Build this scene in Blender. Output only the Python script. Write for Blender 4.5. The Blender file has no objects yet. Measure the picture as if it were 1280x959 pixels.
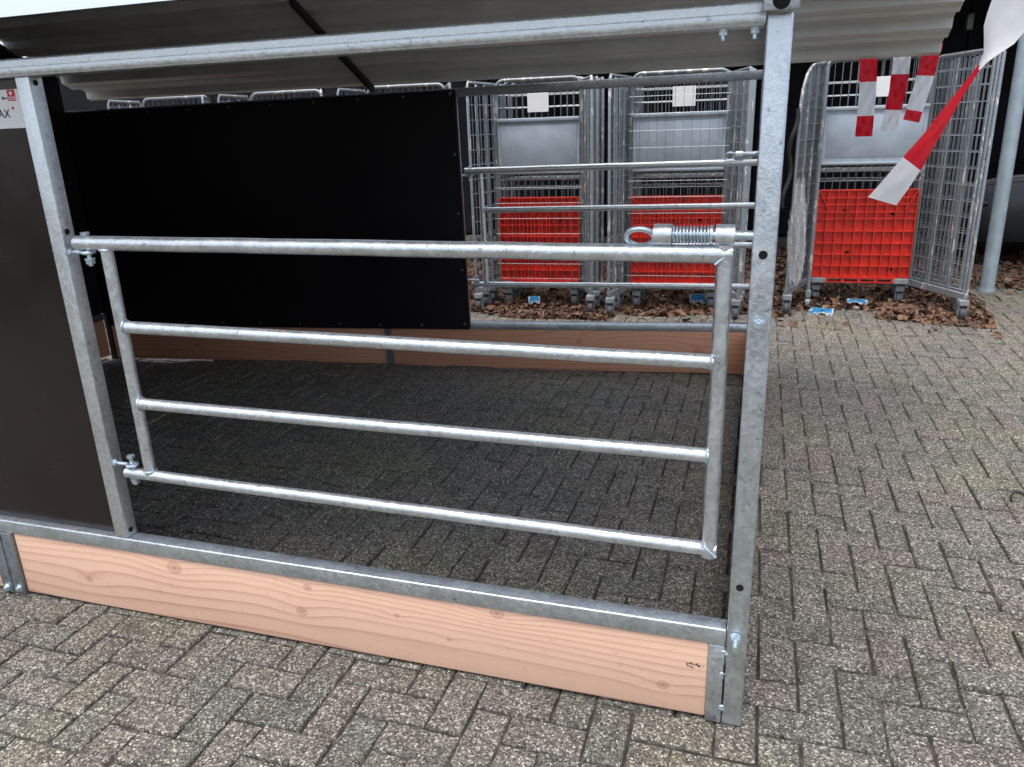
import bpy, bmesh, math, random
from mathutils import Vector, Matrix, Euler
random.seed(7)
R = math.radians
scene = bpy.context.scene
COL = scene.collection

# ------------------------------------------------------------------ camera
cam_d = bpy.data.cameras.new("camera")
cam = bpy.data.objects.new("camera", cam_d)
COL.objects.link(cam)
cam.location = (-0.0423, -1.738, 1.4931)
cam.rotation_euler = (1.2498, 0.033, 0.3014)
cam_d.sensor_width = 36.0
cam_d.lens = 27.044
cam_d.clip_start = 0.05
cam_d.clip_end = 400
scene.camera = cam

# ------------------------------------------------------------------ sky, sun, exposure
SUN_EL, SUN_AZ = R(76), R(200)       # azimuth measured from +y towards +x
world = bpy.data.worlds.new("World")
scene.world = world
world.use_nodes = True
wn = world.node_tree
wn.nodes.clear()
w_out = wn.nodes.new("ShaderNodeOutputWorld")
w_bg = wn.nodes.new("ShaderNodeBackground")
w_hs = wn.nodes.new("ShaderNodeHueSaturation")
w_sky = wn.nodes.new("ShaderNodeTexSky")
w_sky.sky_type = 'NISHITA'
w_sky.sun_disc = False
w_sky.sun_elevation = SUN_EL
w_sky.sun_rotation = SUN_AZ
w_sky.air_density = 1.0
w_sky.dust_density = 4.0
w_sky.ozone_density = 1.0
w_hs.inputs['Saturation'].default_value = 0.62
w_bg.inputs['Strength'].default_value = 0.15
wn.links.new(w_sky.outputs[0], w_hs.inputs['Color'])
wn.links.new(w_hs.outputs[0], w_bg.inputs['Color'])
wn.links.new(w_bg.outputs[0], w_out.inputs['Surface'])
sun_d = bpy.data.lights.new("sun", 'SUN')
sun_d.energy = 0.9
sun_d.angle = R(50)
sun_d.color = (1.0, 0.97, 0.93)
sun = bpy.data.objects.new("sun", sun_d)
COL.objects.link(sun)
sd = Vector((math.sin(SUN_AZ) * math.cos(SUN_EL), math.cos(SUN_AZ) * math.cos(SUN_EL), math.sin(SUN_EL)))
sun.rotation_euler = sd.to_track_quat('Z', 'Y').to_euler()
scene.view_settings.view_transform = 'Standard'
scene.view_settings.look = 'None'
scene.view_settings.gamma = 1.0
scene.view_settings.use_curve_mapping = False
scene.view_settings.exposure = 1.05

# ------------------------------------------------------------------ node helpers
class NT:
    def __init__(self, name):
        self.m = bpy.data.materials.new(name)
        self.m.use_nodes = True
        self.t = self.m.node_tree
        self.b = self.t.nodes["Principled BSDF"]
    def n(self, typ, **kw):
        nd = self.t.nodes.new(typ)
        for k, v in kw.items():
            if k.startswith('i_'):
                nd.inputs[k[2:].replace('_', ' ')].default_value = v
            else:
                setattr(nd, k, v)
        return nd
    def l(self, a, b):
        self.t.links.new(a, b)
    def pos(self):
        return self.n("ShaderNodeNewGeometry").outputs['Position']
    def obj(self):
        return self.n("ShaderNodeTexCoord").outputs['Object']
    def scale(self, src, s):
        mp = self.n("ShaderNodeMapping")
        mp.inputs['Scale'].default_value = s
        self.l(src, mp.inputs['Vector'])
        return mp.outputs[0]
    def noise(self, src, scale, detail=3, rough=0.55, dist=0.0):
        nd = self.n("ShaderNodeTexNoise")
        nd.inputs['Scale'].default_value = scale
        nd.inputs['Detail'].default_value = detail
        nd.inputs['Roughness'].default_value = rough
        nd.inputs['Distortion'].default_value = dist
        self.l(src, nd.inputs['Vector'])
        return nd.outputs[0]
    def ramp(self, src, stops, interp='LINEAR'):
        nd = self.n("ShaderNodeValToRGB")
        nd.color_ramp.interpolation = interp
        e = nd.color_ramp.elements
        while len(e) < len(stops):
            e.new(0.5)
        for k, (p, c) in enumerate(stops):
            e[k].position = p
            e[k].color = (c, c, c, 1) if not hasattr(c, '__len__') else (*c, 1)
        self.l(src, nd.inputs[0])
        return nd.outputs[0]
    def math(self, op, a, b=None, c=None, clamp=False):
        nd = self.n("ShaderNodeMath", operation=op)
        nd.use_clamp = clamp
        for k, v in enumerate((a, b, c)):
            if v is None:
                continue
            if isinstance(v, (int, float)):
                nd.inputs[k].default_value = v
            else:
                self.l(v, nd.inputs[k])
        return nd.outputs[0]
    def mix(self, fac, a, b, mode='MIX'):
        nd = self.n("ShaderNodeMix", data_type='RGBA', blend_type=mode)
        for sock, v in ((nd.inputs[0], fac), (nd.inputs[6], a), (nd.inputs[7], b)):
            if isinstance(v, (int, float)):
                sock.default_value = v
            elif isinstance(v, tuple):
                sock.default_value = (*v, 1)
            else:
                self.l(v, sock)
        return nd.outputs[2]
    def bump(self, h, strength=0.3, dist=0.01):
        nd = self.n("ShaderNodeBump")
        nd.inputs['Strength'].default_value = strength
        nd.inputs['Distance'].default_value = dist
        self.l(h, nd.inputs['Height'])
        self.l(nd.outputs[0], self.b.inputs['Normal'])
    def set(self, **kw):
        for k, v in kw.items():
            s = self.b.inputs[k.replace('_', ' ')]
            if isinstance(v, (int, float)):
                s.default_value = v
            elif isinstance(v, tuple):
                s.default_value = (*v, 1)
            else:
                self.l(v, s)
        return self

M = {}

def galvanised(name, lo, hi, rough=0.42, metal=0.75, spots=0.5):
    t = NT(name)
    o = t.pos()
    vor = t.n("ShaderNodeTexVoronoi", feature='F1')
    vor.inputs['Scale'].default_value = 90
    t.l(o, vor.inputs['Vector'])
    sp = t.n("ShaderNodeSeparateColor")
    t.l(vor.outputs['Color'], sp.inputs[0])
    cloud = t.noise(o, 9, 3, 0.6)
    fine = t.noise(o, 160, 2, 0.6)
    v = t.math('MULTIPLY_ADD', sp.outputs[0], 0.28, t.math('MULTIPLY', cloud, 0.55))
    v = t.math('ADD', v, t.math('MULTIPLY', fine, 0.25))
    v = t.math('ADD', v, 0.1)
    c = t.ramp(v, [(0.35, lo), (0.85, hi)])
    # dark drips and white zinc bloom with shapes of their own
    drip = t.ramp(t.noise(t.scale(o, (1, 1, 1)), 46, 3, 0.7), [(0.63, 0.0), (0.70, 1.0)])
    c = t.mix(t.math('MULTIPLY', drip, spots), c, tuple(x * 0.35 for x in lo))
    frost = t.ramp(t.noise(t.scale(o, (0.5, 1, 1)), 75, 3, 0.75), [(0.60, 0.0), (0.66, 1.0)])
    big = t.ramp(t.noise(o, 3.2, 2), [(0.42, 0.0), (0.62, 1.0)])
    fr_ = t.math('MULTIPLY', t.math('MULTIPLY', frost, big), 0.8 * spots)
    c = t.mix(fr_, c, (0.82, 0.86, 0.90))
    t.set(Base_Color=c, Metallic=metal)
    t.set(Roughness=t.ramp(v, [(0.3, rough - 0.08), (0.9, rough + 0.14)]))
    t.bump(fine, 0.2, 0.004)
    M[name] = t.m

galvanised('zinc', (0.43, 0.48, 0.51), (0.70, 0.76, 0.80), 0.34, 0.90, 0.65)
galvanised('zinc_gate', (0.52, 0.57, 0.59), (0.78, 0.82, 0.84), 0.36, 0.92, 0.55)
galvanised('zinc_bolt', (0.46, 0.56, 0.64), (0.72, 0.82, 0.88), 0.3, 0.85, 0.3)
galvanised('zinc_dark', (0.18, 0.20, 0.21), (0.32, 0.35, 0.37), 0.45, 0.75)  # darker zinc; on the back top rail it stands in for shade
galvanised('cage_steel', (0.16, 0.185, 0.195), (0.30, 0.33, 0.345), 0.45, 0.6)

def plain(name, col, rough=0.5, metal=0.0, var=0.25, scale=12, bump=0.1, spec=None):
    t = NT(name)
    o = t.pos()
    nz = t.noise(o, scale, 4, 0.6)
    c = t.ramp(nz, [(0.3, tuple(x * (1 - var) for x in col)), (0.7, tuple(min(1, x * (1 + var)) for x in col))])
    t.set(Base_Color=c, Metallic=metal)
    t.set(Roughness=t.ramp(nz, [(0.3, max(0.02, rough - 0.07)), (0.7, min(1, rough + 0.07))]))
    if spec is not None:
        t.b.inputs['Specular IOR Level'].default_value = spec
    t.bump(t.noise(o, scale * 12, 2), bump, 0.002)
    M[name] = t.m
    return t

plain('phenolic', (0.011, 0.0065, 0.0065), 0.24, 0, 0.2, 5, 0.05)
plain('phenolic_inside', (0.006, 0.005, 0.008), 0.5, 0, 0.2, 5, 0.05, 0.3)
plain('panel_edge', (0.10, 0.06, 0.045), 0.7)
plain('roof_sheet', (0.56, 0.565, 0.545), 0.55, 0, 0.12, 4, 0.05)
plain('black_rubber', (0.012, 0.012, 0.013), 0.7)
plain('dark_hole', (0.006, 0.006, 0.007), 0.9)
plain('shelf_grey', (0.40, 0.46, 0.52), 0.42, 0.3, 0.12, 7, 0.05)
plain('bracket_grey', (0.24, 0.27, 0.28), 0.5)
t = plain('red_plastic', (0.66, 0.030, 0.014), 0.42, 0, 0.2, 7, 0.06)
cl = t.b.inputs['Base Color'].links[0].from_socket
t.set(Base_Color=t.mix(t.ramp(t.noise(t.pos(), 23, 3, 0.7), [(0.52, 0.0), (0.72, 0.3)]), cl, (0.22, 0.018, 0.012)))
plain('tape_red', (0.72, 0.008, 0.028), 0.35, 0, 0.06, 20, 0.05)
plain('tape_white', (0.88, 0.90, 0.92), 0.35, 0, 0.04, 20, 0.05)
for nm in ('tape_red', 'tape_white'):
    mt = M[nm].node_tree
    pb_ = mt.nodes['Principled BSDF']
    tr = mt.nodes.new('ShaderNodeBsdfTranslucent')
    mx = mt.nodes.new('ShaderNodeMixShader')
    mx.inputs[0].default_value = 0.5
    cl = pb_.inputs['Base Color'].links[0].from_socket
    mt.links.new(cl, tr.inputs['Color'])
    mt.links.new(pb_.outputs[0], mx.inputs[1])
    mt.links.new(tr.outputs[0], mx.inputs[2])
    mt.links.new(mx.outputs[0], mt.nodes['Material Output'].inputs['Surface'])
plain('weed', (0.10, 0.14, 0.045), 0.7)
plain('paper', (0.80, 0.80, 0.79), 0.7, 0, 0.04)
plain('ink_black', (0.02, 0.02, 0.022), 0.6)
plain('ink_red', (0.55, 0.02, 0.04), 0.6)
plain('litter_blue', (0.06, 0.36, 0.68), 0.7, 0, 0.12, 30)
plain('litter_white', (0.78, 0.80, 0.80), 0.7, 0, 0.05, 30)
plain('wall_dark', (0.012, 0.013, 0.016), 0.75, 0, 0.4, 2, 0.1, 0.15)
plain('car_paint', (0.006, 0.008, 0.010), 0.28, 0, 0.1, 2, 0.0)
plain('car_glass', (0.012, 0.016, 0.018), 0.06, 0, 0.05, 2, 0.0)
plain('car_trim', (0.05, 0.055, 0.06), 0.35, 0.6)
plain('tyre', (0.015, 0.015, 0.015), 0.85, 0, 0.3, 40, 0.3)
plain('pole_paint', (0.36, 0.44, 0.48), 0.5, 0.25, 0.15, 8, 0.1)
plain('caster_wheel', (0.10, 0.11, 0.12), 0.6)

# label paper peeled off cage posts: rust/white patches
t = NT('cage_post')
o = t.pos()
pz = t.noise(t.scale(o, (1, 1, 0.35)), 18, 4, 0.65, 0.8)
c = t.mix(t.ramp(pz, [(0.58, 0.0), (0.61, 1.0)]), (0.24, 0.27, 0.285), (0.62, 0.60, 0.56))
c = t.mix(t.ramp(t.noise(o, 26, 4, 0.7), [(0.63, 0.0), (0.67, 1.0)]), c, (0.20, 0.12, 0.08))
t.set(Base_Color=c, Metallic=0.4, Roughness=0.45)
M['cage_post'] = t.m

# clear plastic film
t = NT('clear_film')
t.set(Base_Color=(0.9, 0.92, 0.93), Roughness=0.12, Alpha=0.20)
t.bump(t.noise(t.pos(), 45, 2), 0.35, 0.01)
M['clear_film'] = t.m

# timber with growth rings bending round knots
def timber(name, knots, light, mid, dark, smudge=None, phase=0.0):
    t = NT(name)
    o = t.obj()
    sep = t.n("ShaderNodeSeparateXYZ")
    t.l(o, sep.inputs[0])
    x, z = sep.outputs[0], sep.outputs[2]
    lowf = t.noise(t.scale(o, (0.55, 1, 3.4)), 1.0, 1, 0.4)
    f = t.math('ADD', t.math('MULTIPLY', z, 0.85), t.math('MULTIPLY', lowf, 0.20))
    f = t.math('ADD', f, t.math('MULTIPLY', t.noise(t.scale(o, (5, 1, 30)), 1.0, 1), 0.003))
    kn = None
    for kx, kz, r in knots:
        dx = t.math('MULTIPLY', t.math('SUBTRACT', x, kx), 0.45)
        dz = t.math('SUBTRACT', z, kz)
        d2 = t.math('ADD', t.math('MULTIPLY', dx, dx), t.math('MULTIPLY', dz, dz))
        g = t.math('POWER', 2.718, t.math('DIVIDE', d2, -(r * 2.4) ** 2))
        f = t.math('ADD', f, t.math('MULTIPLY', g, r * 1.1))
        dx2 = t.math('MULTIPLY', t.math('SUBTRACT', x, kx), 0.8)
        d3 = t.math('SQRT', t.math('ADD', t.math('MULTIPLY', dx2, dx2), t.math('MULTIPLY', dz, dz)))
        k = t.math('SUBTRACT', 1.0, t.math('DIVIDE', d3, r), clamp=True)
        kn = k if kn is None else t.math('MAXIMUM', kn, k)
    # ring spacing tightens towards the upper edge
    zz = t.math('MULTIPLY', f, f)
    ph = t.math('ADD', t.math('MULTIPLY', zz, 330.0), t.math('MULTIPLY', f, 60.0))
    ph = t.math('ADD', ph, phase)
    s = t.math('FRACT', t.math('MULTIPLY', ph, 0.235))
    ring = t.ramp(s, [(0.0, 0.0), (0.50, 0.05), (0.80, 0.45), (0.92, 1.0), (0.97, 0.9), (1.0, 0.0)])
    tone = t.noise(t.scale(o, (1.5, 1, 9)), 1.0, 3, 0.5)
    c = t.mix(t.math('MULTIPLY', ring, t.math('MULTIPLY_ADD', tone, 1.3, -0.08, clamp=True)), light, dark)
    c = t.mix(t.math('MULTIPLY', tone, 0.5), c, mid)
    fib = t.noise(t.scale(o, (14, 10, 420)), 1.0, 2)
    c = t.mix(t.ramp(fib, [(0.3, 0.12), (0.6, 0.0)]), c, dark)
    if kn is not None:
        c = t.mix(t.ramp(kn, [(0.0, 0.0), (0.25, 0.40), (0.55, 0.20), (0.9, 0.6)]), c, tuple(a * 0.62 for a in dark))
    splash = t.ramp(t.noise(o, 38, 3, 0.7), [(0.60, 0.0), (0.72, 0.16)])
    c = t.mix(splash, c, tuple(a * 0.55 for a in dark))
    if smudge:
        sx, sz = smudge
        ddx = t.math('DIVIDE', t.math('SUBTRACT', x, sx), 0.028)
        ddz = t.math('DIVIDE', t.math('SUBTRACT', z, sz), 0.011)
        mask = t.math('SUBTRACT', 1.0, t.math('ADD', t.math('MULTIPLY', ddx, ddx), t.math('MULTIPLY', ddz, ddz)), clamp=True)
        bl = t.ramp(t.noise(o, 130, 2), [(0.47, 0.0), (0.56, 1.0)])
        c = t.mix(t.math('MULTIPLY', t.math('MULTIPLY', mask, 2.0, clamp=True), bl), c, (0.10, 0.07, 0.06))
    t.set(Base_Color=c, Roughness=0.62)
    t.b.inputs['Specular IOR Level'].default_value = 0.3
    t.bump(t.math('ADD', fib, ring), 0.12, 0.002)
    M[name] = t.m

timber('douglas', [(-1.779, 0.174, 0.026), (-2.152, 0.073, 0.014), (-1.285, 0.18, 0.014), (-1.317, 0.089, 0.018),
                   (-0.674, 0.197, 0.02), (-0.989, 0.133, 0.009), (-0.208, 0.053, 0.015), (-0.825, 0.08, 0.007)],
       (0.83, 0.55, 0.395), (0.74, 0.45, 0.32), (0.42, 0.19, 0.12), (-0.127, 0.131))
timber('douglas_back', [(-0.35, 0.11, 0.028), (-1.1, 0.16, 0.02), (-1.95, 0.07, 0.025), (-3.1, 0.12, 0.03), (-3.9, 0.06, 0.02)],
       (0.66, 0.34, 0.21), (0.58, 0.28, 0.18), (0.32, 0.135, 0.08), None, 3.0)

# concrete pavers with exposed stone chips
def paver_mat():
    t = NT('paver')
    p = t.pos()
    att = t.n("ShaderNodeAttribute", attribute_name='tint')
    oi = t.n("ShaderNodeObjectInfo")
    tint = t.math('FRACT', t.math('ADD', att.outputs['Fac'], oi.outputs['Random']))
    base = t.ramp(tint, [(0.0, (0.72, 0.76, 0.73)), (0.35, (0.86, 0.86, 0.82)), (0.7, (0.92, 0.91, 0.87)), (1.0, (0.88, 0.82, 0.80))])
    cloud = t.noise(p, 1.3, 2, 0.6)
    base = t.mix(t.ramp(cloud, [(0.48, 0.0), (0.70, 0.7)]), base, (0.98, 1.02, 0.74))
    pink = t.noise(p, 3.1, 2, 0.6)
    base = t.mix(t.ramp(pink, [(0.52, 0.0), (0.68, 0.5)]), base, (0.94, 0.85, 0.82))
    grime = t.noise(p, 9, 3, 0.7)
    base = t.mix(t.ramp(grime, [(0.46, 0.0), (0.72, 0.7)]), base, (0.50, 0.48, 0.44))
    def chips(scale, stops):
        v = t.n("ShaderNodeTexVoronoi", feature='F1')
        v.inputs['Scale'].default_value = scale
        t.l(p, v.inputs['Vector'])
        sp = t.n("ShaderNodeSeparateColor")
        t.l(v.outputs['Color'], sp.inputs[0])
        return v.outputs['Distance'], sp, t.ramp(sp.outputs[0], stops)
    d1, s1, c1 = chips(205, [(0.0, (0.045, 0.042, 0.038)), (0.35, (0.105, 0.100, 0.090)), (0.70, (0.190, 0.182, 0.165)), (0.88, (0.30, 0.29, 0.265)), (0.95, (0.46, 0.445, 0.41)), (1.0, (0.60, 0.58, 0.54))])
    d2, s2, c2 = chips(96, [(0.0, (0.07, 0.065, 0.058)), (0.45, (0.17, 0.155, 0.135)), (0.74, (0.29, 0.28, 0.255)), (0.88, (0.54, 0.525, 0.49)), (1.0, (0.68, 0.655, 0.60))])
    inside = t.ramp(d2, [(0.22, 1.0), (0.42, 0.0)])
    m2 = t.math('MULTIPLY', inside, t.ramp(s2.outputs[1], [(0.62, 0.0), (0.66, 0.9)]))
    c = t.mix(m2, c1, c2)
    c = t.mix(1.0, c, base, 'MULTIPLY')
    t.set(Base_Color=c, Roughness=0.78)
    t.b.inputs['Specular IOR Level'].default_value = 0.3
    t.bump(t.math('ADD', m2, t.math('MULTIPLY', s1.outputs[0], 0.7)), 0.35, 0.003)
    M['paver'] = t.m
paver_mat()

t = NT('joint_sand')
c = t.ramp(t.noise(t.pos(), 14, 3, 0.7), [(0.35, (0.020, 0.018, 0.015)), (0.55, (0.050, 0.045, 0.035)), (0.66, (0.13, 0.12, 0.095)), (0.78, (0.045, 0.060, 0.020))])
t.set(Base_Color=c, Roughness=0.95)
t.bump(t.noise(t.pos(), 200, 3), 0.5, 0.003)
M['joint_sand'] = t.m

t = NT('dead_leaves')
at = t.n("ShaderNodeAttribute", attribute_name='tint')
c = t.ramp(at.outputs['Fac'], [(0.0, (0.035, 0.020, 0.014)), (0.3, (0.10, 0.050, 0.030)), (0.6, (0.17, 0.085, 0.045)), (0.85, (0.25, 0.15, 0.085)), (1.0, (0.34, 0.25, 0.17))])
c = t.mix(t.ramp(t.noise(t.pos(), 60, 3), [(0.4, 0.0), (0.65, 0.5)]), c, (0.06, 0.03, 0.02))
t.set(Base_Color=c, Roughness=0.7)
M['dead_leaves'] = t.m

# ------------------------------------------------------------------ mesh helpers
def finish(bm, name, mat, parent=None, smooth=True, base=None):
    me = bpy.data.meshes.new(name)
    bmesh.ops.recalc_face_normals(bm, faces=bm.faces)
    bm.to_mesh(me)
    bm.free()
    return link(me, name, mat, parent, smooth)

def link(me, name, mat, parent=None, smooth=True):
    if mat:
        me.materials.append(M[mat])
    if smooth:
        for p in me.polygons:
            p.use_smooth = True
        try:
            me.set_sharp_from_angle(angle=R(38))
        except Exception:
            pass
    o = bpy.data.objects.new(name, me)
    COL.objects.link(o)
    if parent is not None:
        o.parent = parent
        # meshes are modelled in scene coordinates: undo the offsets of the thing's base
        off = Vector((0, 0, 0))
        q = parent
        while q is not None:
            off += q.location
            q = q.parent
        o.location = -off
    return o

def thing(name, label, cat, loc, group=None):
    o = bpy.data.objects.new(name, None)
    COL.objects.link(o)
    o.location = loc
    o.empty_display_size = 0.1
    tag(o, label, cat, group)
    return o

def tag(o, label, cat, group=None):
    o['label'] = label
    o['category'] = cat
    if group:
        o['group'] = group
    return o

def box(bm, lo, hi, bev=0.0, seg=2, rot=None, piv=None):
    lo, hi = Vector(lo), Vector(hi)
    c = (lo + hi) / 2
    r = bmesh.ops.create_cube(bm, size=1.0)
    vs = r['verts']
    for v in vs:
        v.co = Vector((v.co.x * (hi.x - lo.x), v.co.y * (hi.y - lo.y), v.co.z * (hi.z - lo.z))) + c
    if bev > 0:
        es = list({e for v in vs for e in v.link_edges})
        r2 = bmesh.ops.bevel(bm, geom=es, offset=bev, segments=seg, profile=0.5, affect='EDGES')
        vs = list({v for f in r2['faces'] for v in f.verts} | {v for v in vs if v.is_valid})
    if rot is not None:
        bmesh.ops.rotate(bm, verts=vs, cent=piv if piv is not None else c, matrix=rot)
    return vs

def tube(bm, a, b, r, n=16, r2=None, caps=True):
    a, b = Vector(a), Vector(b)
    d = (b - a)
    L = d.length
    res = bmesh.ops.create_cone(bm, cap_ends=caps, cap_tris=False, segments=n, radius1=r, radius2=r if r2 is None else r2, depth=L)
    q = d.normalized().to_track_quat('Z', 'Y').to_matrix().to_4x4()
    bmesh.ops.transform(bm, matrix=Matrix.Translation((a + b) / 2) @ q, verts=res['verts'])
    return res['verts']

def sweep(bm, pts, r, n=8, closed=False):
    pts = [Vector(p) for p in pts]
    rings = []
    N = len(pts)
    up = None
    for i, p in enumerate(pts):
        if closed:
            tng = (pts[(i + 1) % N] - pts[i - 1]).normalized()
        else:
            tng = (pts[min(i + 1, N - 1)] - pts[max(i - 1, 0)]).normalized()
        if up is None:
            up = Vector((0, 0, 1)) if abs(tng.z) < 0.9 else Vector((1, 0, 0))
        side = tng.cross(up).normalized()
        up = side.cross(tng).normalized()
        rings.append([bm.verts.new(p + r * (math.cos(2 * math.pi * k / n) * side + math.sin(2 * math.pi * k / n) * up)) for k in range(n)])
    for i in range(N if closed else N - 1):
        A, B = rings[i], rings[(i + 1) % N]
        for k in range(n):
            bm.faces.new((A[k], A[(k + 1) % n], B[(k + 1) % n], B[k]))
    if not closed:
        bm.faces.new(rings[0][::-1])
        bm.faces.new(rings[-1])

def B(name, mat, parent, lo, hi, bev=0.004, seg=2, rot=None, piv=None):
    bm = bmesh.new()
    box(bm, lo, hi, bev, seg, rot, piv)
    return finish(bm, name, mat, parent)

def hexbolt(parent, c, axis, r=0.011, h=0.008, shaft=0.014, mat='zinc_bolt', name='bolt'):
    bm = bmesh.new()
    c, ax = Vector(c), Vector(axis).normalized()
    tube(bm, c, c + ax * 0.003, r * 1.45, 20)
    tube(bm, c + ax * 0.003, c + ax * (0.003 + h), r, 6)
    tube(bm, c + ax * (0.003 + h), c + ax * (0.003 + h + shaft), r * 0.52, 12)
    return finish(bm, name, mat, parent)

def hole(parent, c, axis, r):
    """a drilled hole: a raised rim of zinc and the dark bore behind it"""
    bm = bmesh.new()
    c, ax = Vector(c), Vector(axis).normalized()
    tube(bm, c - ax * 0.002, c + ax * 0.0012, r, 18)
    return finish(bm, 'hole', 'dark_hole', parent)

# ================================================================== the setting
GZ = -0.035
def gh(x, y):
    return GZ - 0.055 * math.exp(-((x + 4.25) / 0.55) ** 2 - ((y - 2.75) / 0.45) ** 2)

def sheet(name, x0, x1, y0, y1, nx, ny, dz, mat):
    bm = bmesh.new()
    g = [[bm.verts.new((x0 + (x1 - x0) * i / nx, y0 + (y1 - y0) * j / ny, gh(x0 + (x1 - x0) * i / nx, y0 + (y1 - y0) * j / ny) + dz)) for i in range(nx + 1)] for j in range(ny + 1)]
    for j in range(ny):
        for i in range(nx):
            bm.faces.new((g[j][i], g[j][i + 1], g[j + 1][i + 1], g[j + 1][i]))
    o = finish(bm, name, mat)
    o['kind'] = 'structure'
    return o

ground = bpy.data.meshes.new('ground')
ground.from_pydata([(-120, -120, GZ - 0.13), (120, -120, GZ - 0.13), (120, 120, GZ - 0.13), (-120, 120, GZ - 0.13)], [], [(0, 1, 2, 3)])
ground = link(ground, 'ground', 'joint_sand', None, False)
ground['kind'] = 'structure'

PX0, PX1, PY0, PY1 = -9.0, 7.5, -3.2, 9.4
paving = sheet('paving', PX0, PX1, PY0, PY1, 110, 84, -0.0095, 'joint_sand')

U = 0.107
OX, OY = 0.255, 2.028 - 5 * U
GAP, CH, BH = 0.0028, 0.0055, 0.03

def brick_geo(lx, ly):
    """chamfered paver top, centred on the origin, top at z = 0"""
    ax, ay = lx / 2 - GAP, ly / 2 - GAP
    bx_, by_ = ax - CH, ay - CH
    vs = [(-ax, -ay, -BH), (ax, -ay, -BH), (ax, ay, -BH), (-ax, ay, -BH),
          (-ax, -ay, -CH), (ax, -ay, -CH), (ax, ay, -CH), (-ax, ay, -CH),
          (-bx_, -by_, 0), (bx_, -by_, 0), (bx_, by_, 0), (-bx_, by_, 0)]
    fs = [(8, 9, 10, 11)]
    for k in range(4):
        n = (k + 1) % 4
        fs.append((k, n, 4 + n, 4 + k))
        fs.append((4 + k, 4 + n, 8 + n, 8 + k))
    return vs, fs

def worn_brick(lx, ly):
    """paver whose arrises are chipped and rounded unevenly"""
    ax, ay = lx / 2 - GAP, ly / 2 - GAP
    out = []
    for (x0, y0), (x1, y1), n in (((-ax, -ay), (ax, -ay), 9), ((ax, -ay), (ax, ay), 5), ((ax, ay), (-ax, ay), 9), ((-ax, ay), (-ax, -ay), 5)):
        for k in range(n):
            out.append((x0 + (x1 - x0) * k / n, y0 + (y1 - y0) * k / n))
    N = len(out)
    vs, fs = [], []
    ins = []
    for k in range(N):
        ins.append(max(0.002, random.gauss(0.0045, 0.0018)) + (random.uniform(0.003, 0.008) if random.random() < 0.10 else 0))
    for z, f in ((-BH, 0.0), (-CH - 0.001, 0.15), (-0.0016, 0.6), (0.0, 1.25)):
        for (x, y), i_ in zip(out, ins):
            sx, sy = (ax - i_ * f) / ax, (ay - i_ * f) / ay
            vs.append((x * sx, y * sy, z))
    for r in range(3):
        for k in range(N):
            n = (k + 1) % N
            fs.append((r * N + k, r * N + n, (r + 1) * N + n, (r + 1) * N + k))
    fs.append(tuple(range(3 * N, 4 * N)))
    return vs, fs

bricks = []
for cy in range(int((PY0 - OY) / U) - 2, int((PY1 - OY) / U) + 2):
    for cx in range(int((PX0 - OX) / U) - 2, int((PX1 - OX) / U) + 2):
        d = (cx + cy) % 4
        if d == 0:
            c = (OX + (cx + 1) * U, OY + (cy + 0.5) * U)
            bricks.append((c[0], c[1], 0))
        elif d == 2:
            c = (OX + (cx + 0.5) * U, OY + (cy + 1) * U)
            bricks.append((c[0], c[1], 1))
bricks = [b for b in bricks if PX0 < b[0] < PX1 and PY0 < b[1] < PY1]
cam_m = cam.rotation_euler.to_matrix()
def in_view(x, y):
    q = cam_m.transposed() @ (Vector((x, y, GZ)) - cam.location)
    if q.z > -0.2:
        return None
    u, v = q.x / -q.z * 961.6, q.y / -q.z * 961.6
    return q.length if abs(u) < 640 and abs(v) < 480 else None
scored = []
for k, b in enumerate(bricks):
    dd = in_view(b[0], b[1])
    # hidden by the wood front or by the dark front panel
    if dd is not None and not (0.0 < b[1] < 0.22 and b[0] < 0):
        scored.append((dd, k))
scored.sort()
near = {k for _, k in scored[:300]}
single = []
for o_ in (0, 1):
    var = []
    for k in range(5):
        vs, fs = worn_brick(2 * U, U)
        if o_:
            vs = [(-y, x, z) for x, y, z in vs]
        me = bpy.data.meshes.new('paving_brick')
        me.from_pydata(vs, [], fs)
        me.attributes.new('tint', 'FLOAT', 'FACE')
        me.materials.append(M['paver'])
        var.append(me)
    single.append(var)
SV, SF, ST = [], [], []
for k, (x, y, o_) in enumerate(bricks):
    z = gh(x, y) + random.gauss(0, 0.0020)
    rx, ry = random.gauss(0, 0.013), random.gauss(0, 0.013)
    rz = random.gauss(0, 0.008)
    jx, jy = random.gauss(0, 0.0008), random.gauss(0, 0.0008)
    if k in near:
        o = bpy.data.objects.new('paving_brick', random.choice(single[o_]))
        COL.objects.link(o)
        o.parent = paving
        o.location = (x + jx, y + jy, z)
        o.rotation_euler = (rx, ry, rz)
    else:
        vs, fs = brick_geo(2 * U, U)
        if o_:
            vs = [(-b, a, c) for a, b, c in vs]
        b0 = len(SV)
        for a, b, c in vs:
            SV.append((x + jx + a - b * rz, y + jy + b + a * rz, z + c - a * ry + b * rx))
        tnt = random.random()
        for f in fs:
            SF.append(tuple(q + b0 for q in f))
            ST.append(tnt)
me = bpy.data.meshes.new('paving_bricks')
me.from_pydata(SV, [], SF)
at = me.attributes.new('tint', 'FLOAT', 'FACE')
at.data.foreach_set('value', ST)
pb = link(me, 'paving_bricks', 'paver', paving, False)
pb['kind'] = 'stuff'

# ================================================================== the shelter
SH = thing('animal_shelter', 'galvanised steel animal shelter with dark panels, wooden kickboards and gates', 'shelter', (-2.3, 1.5, GZ))

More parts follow.
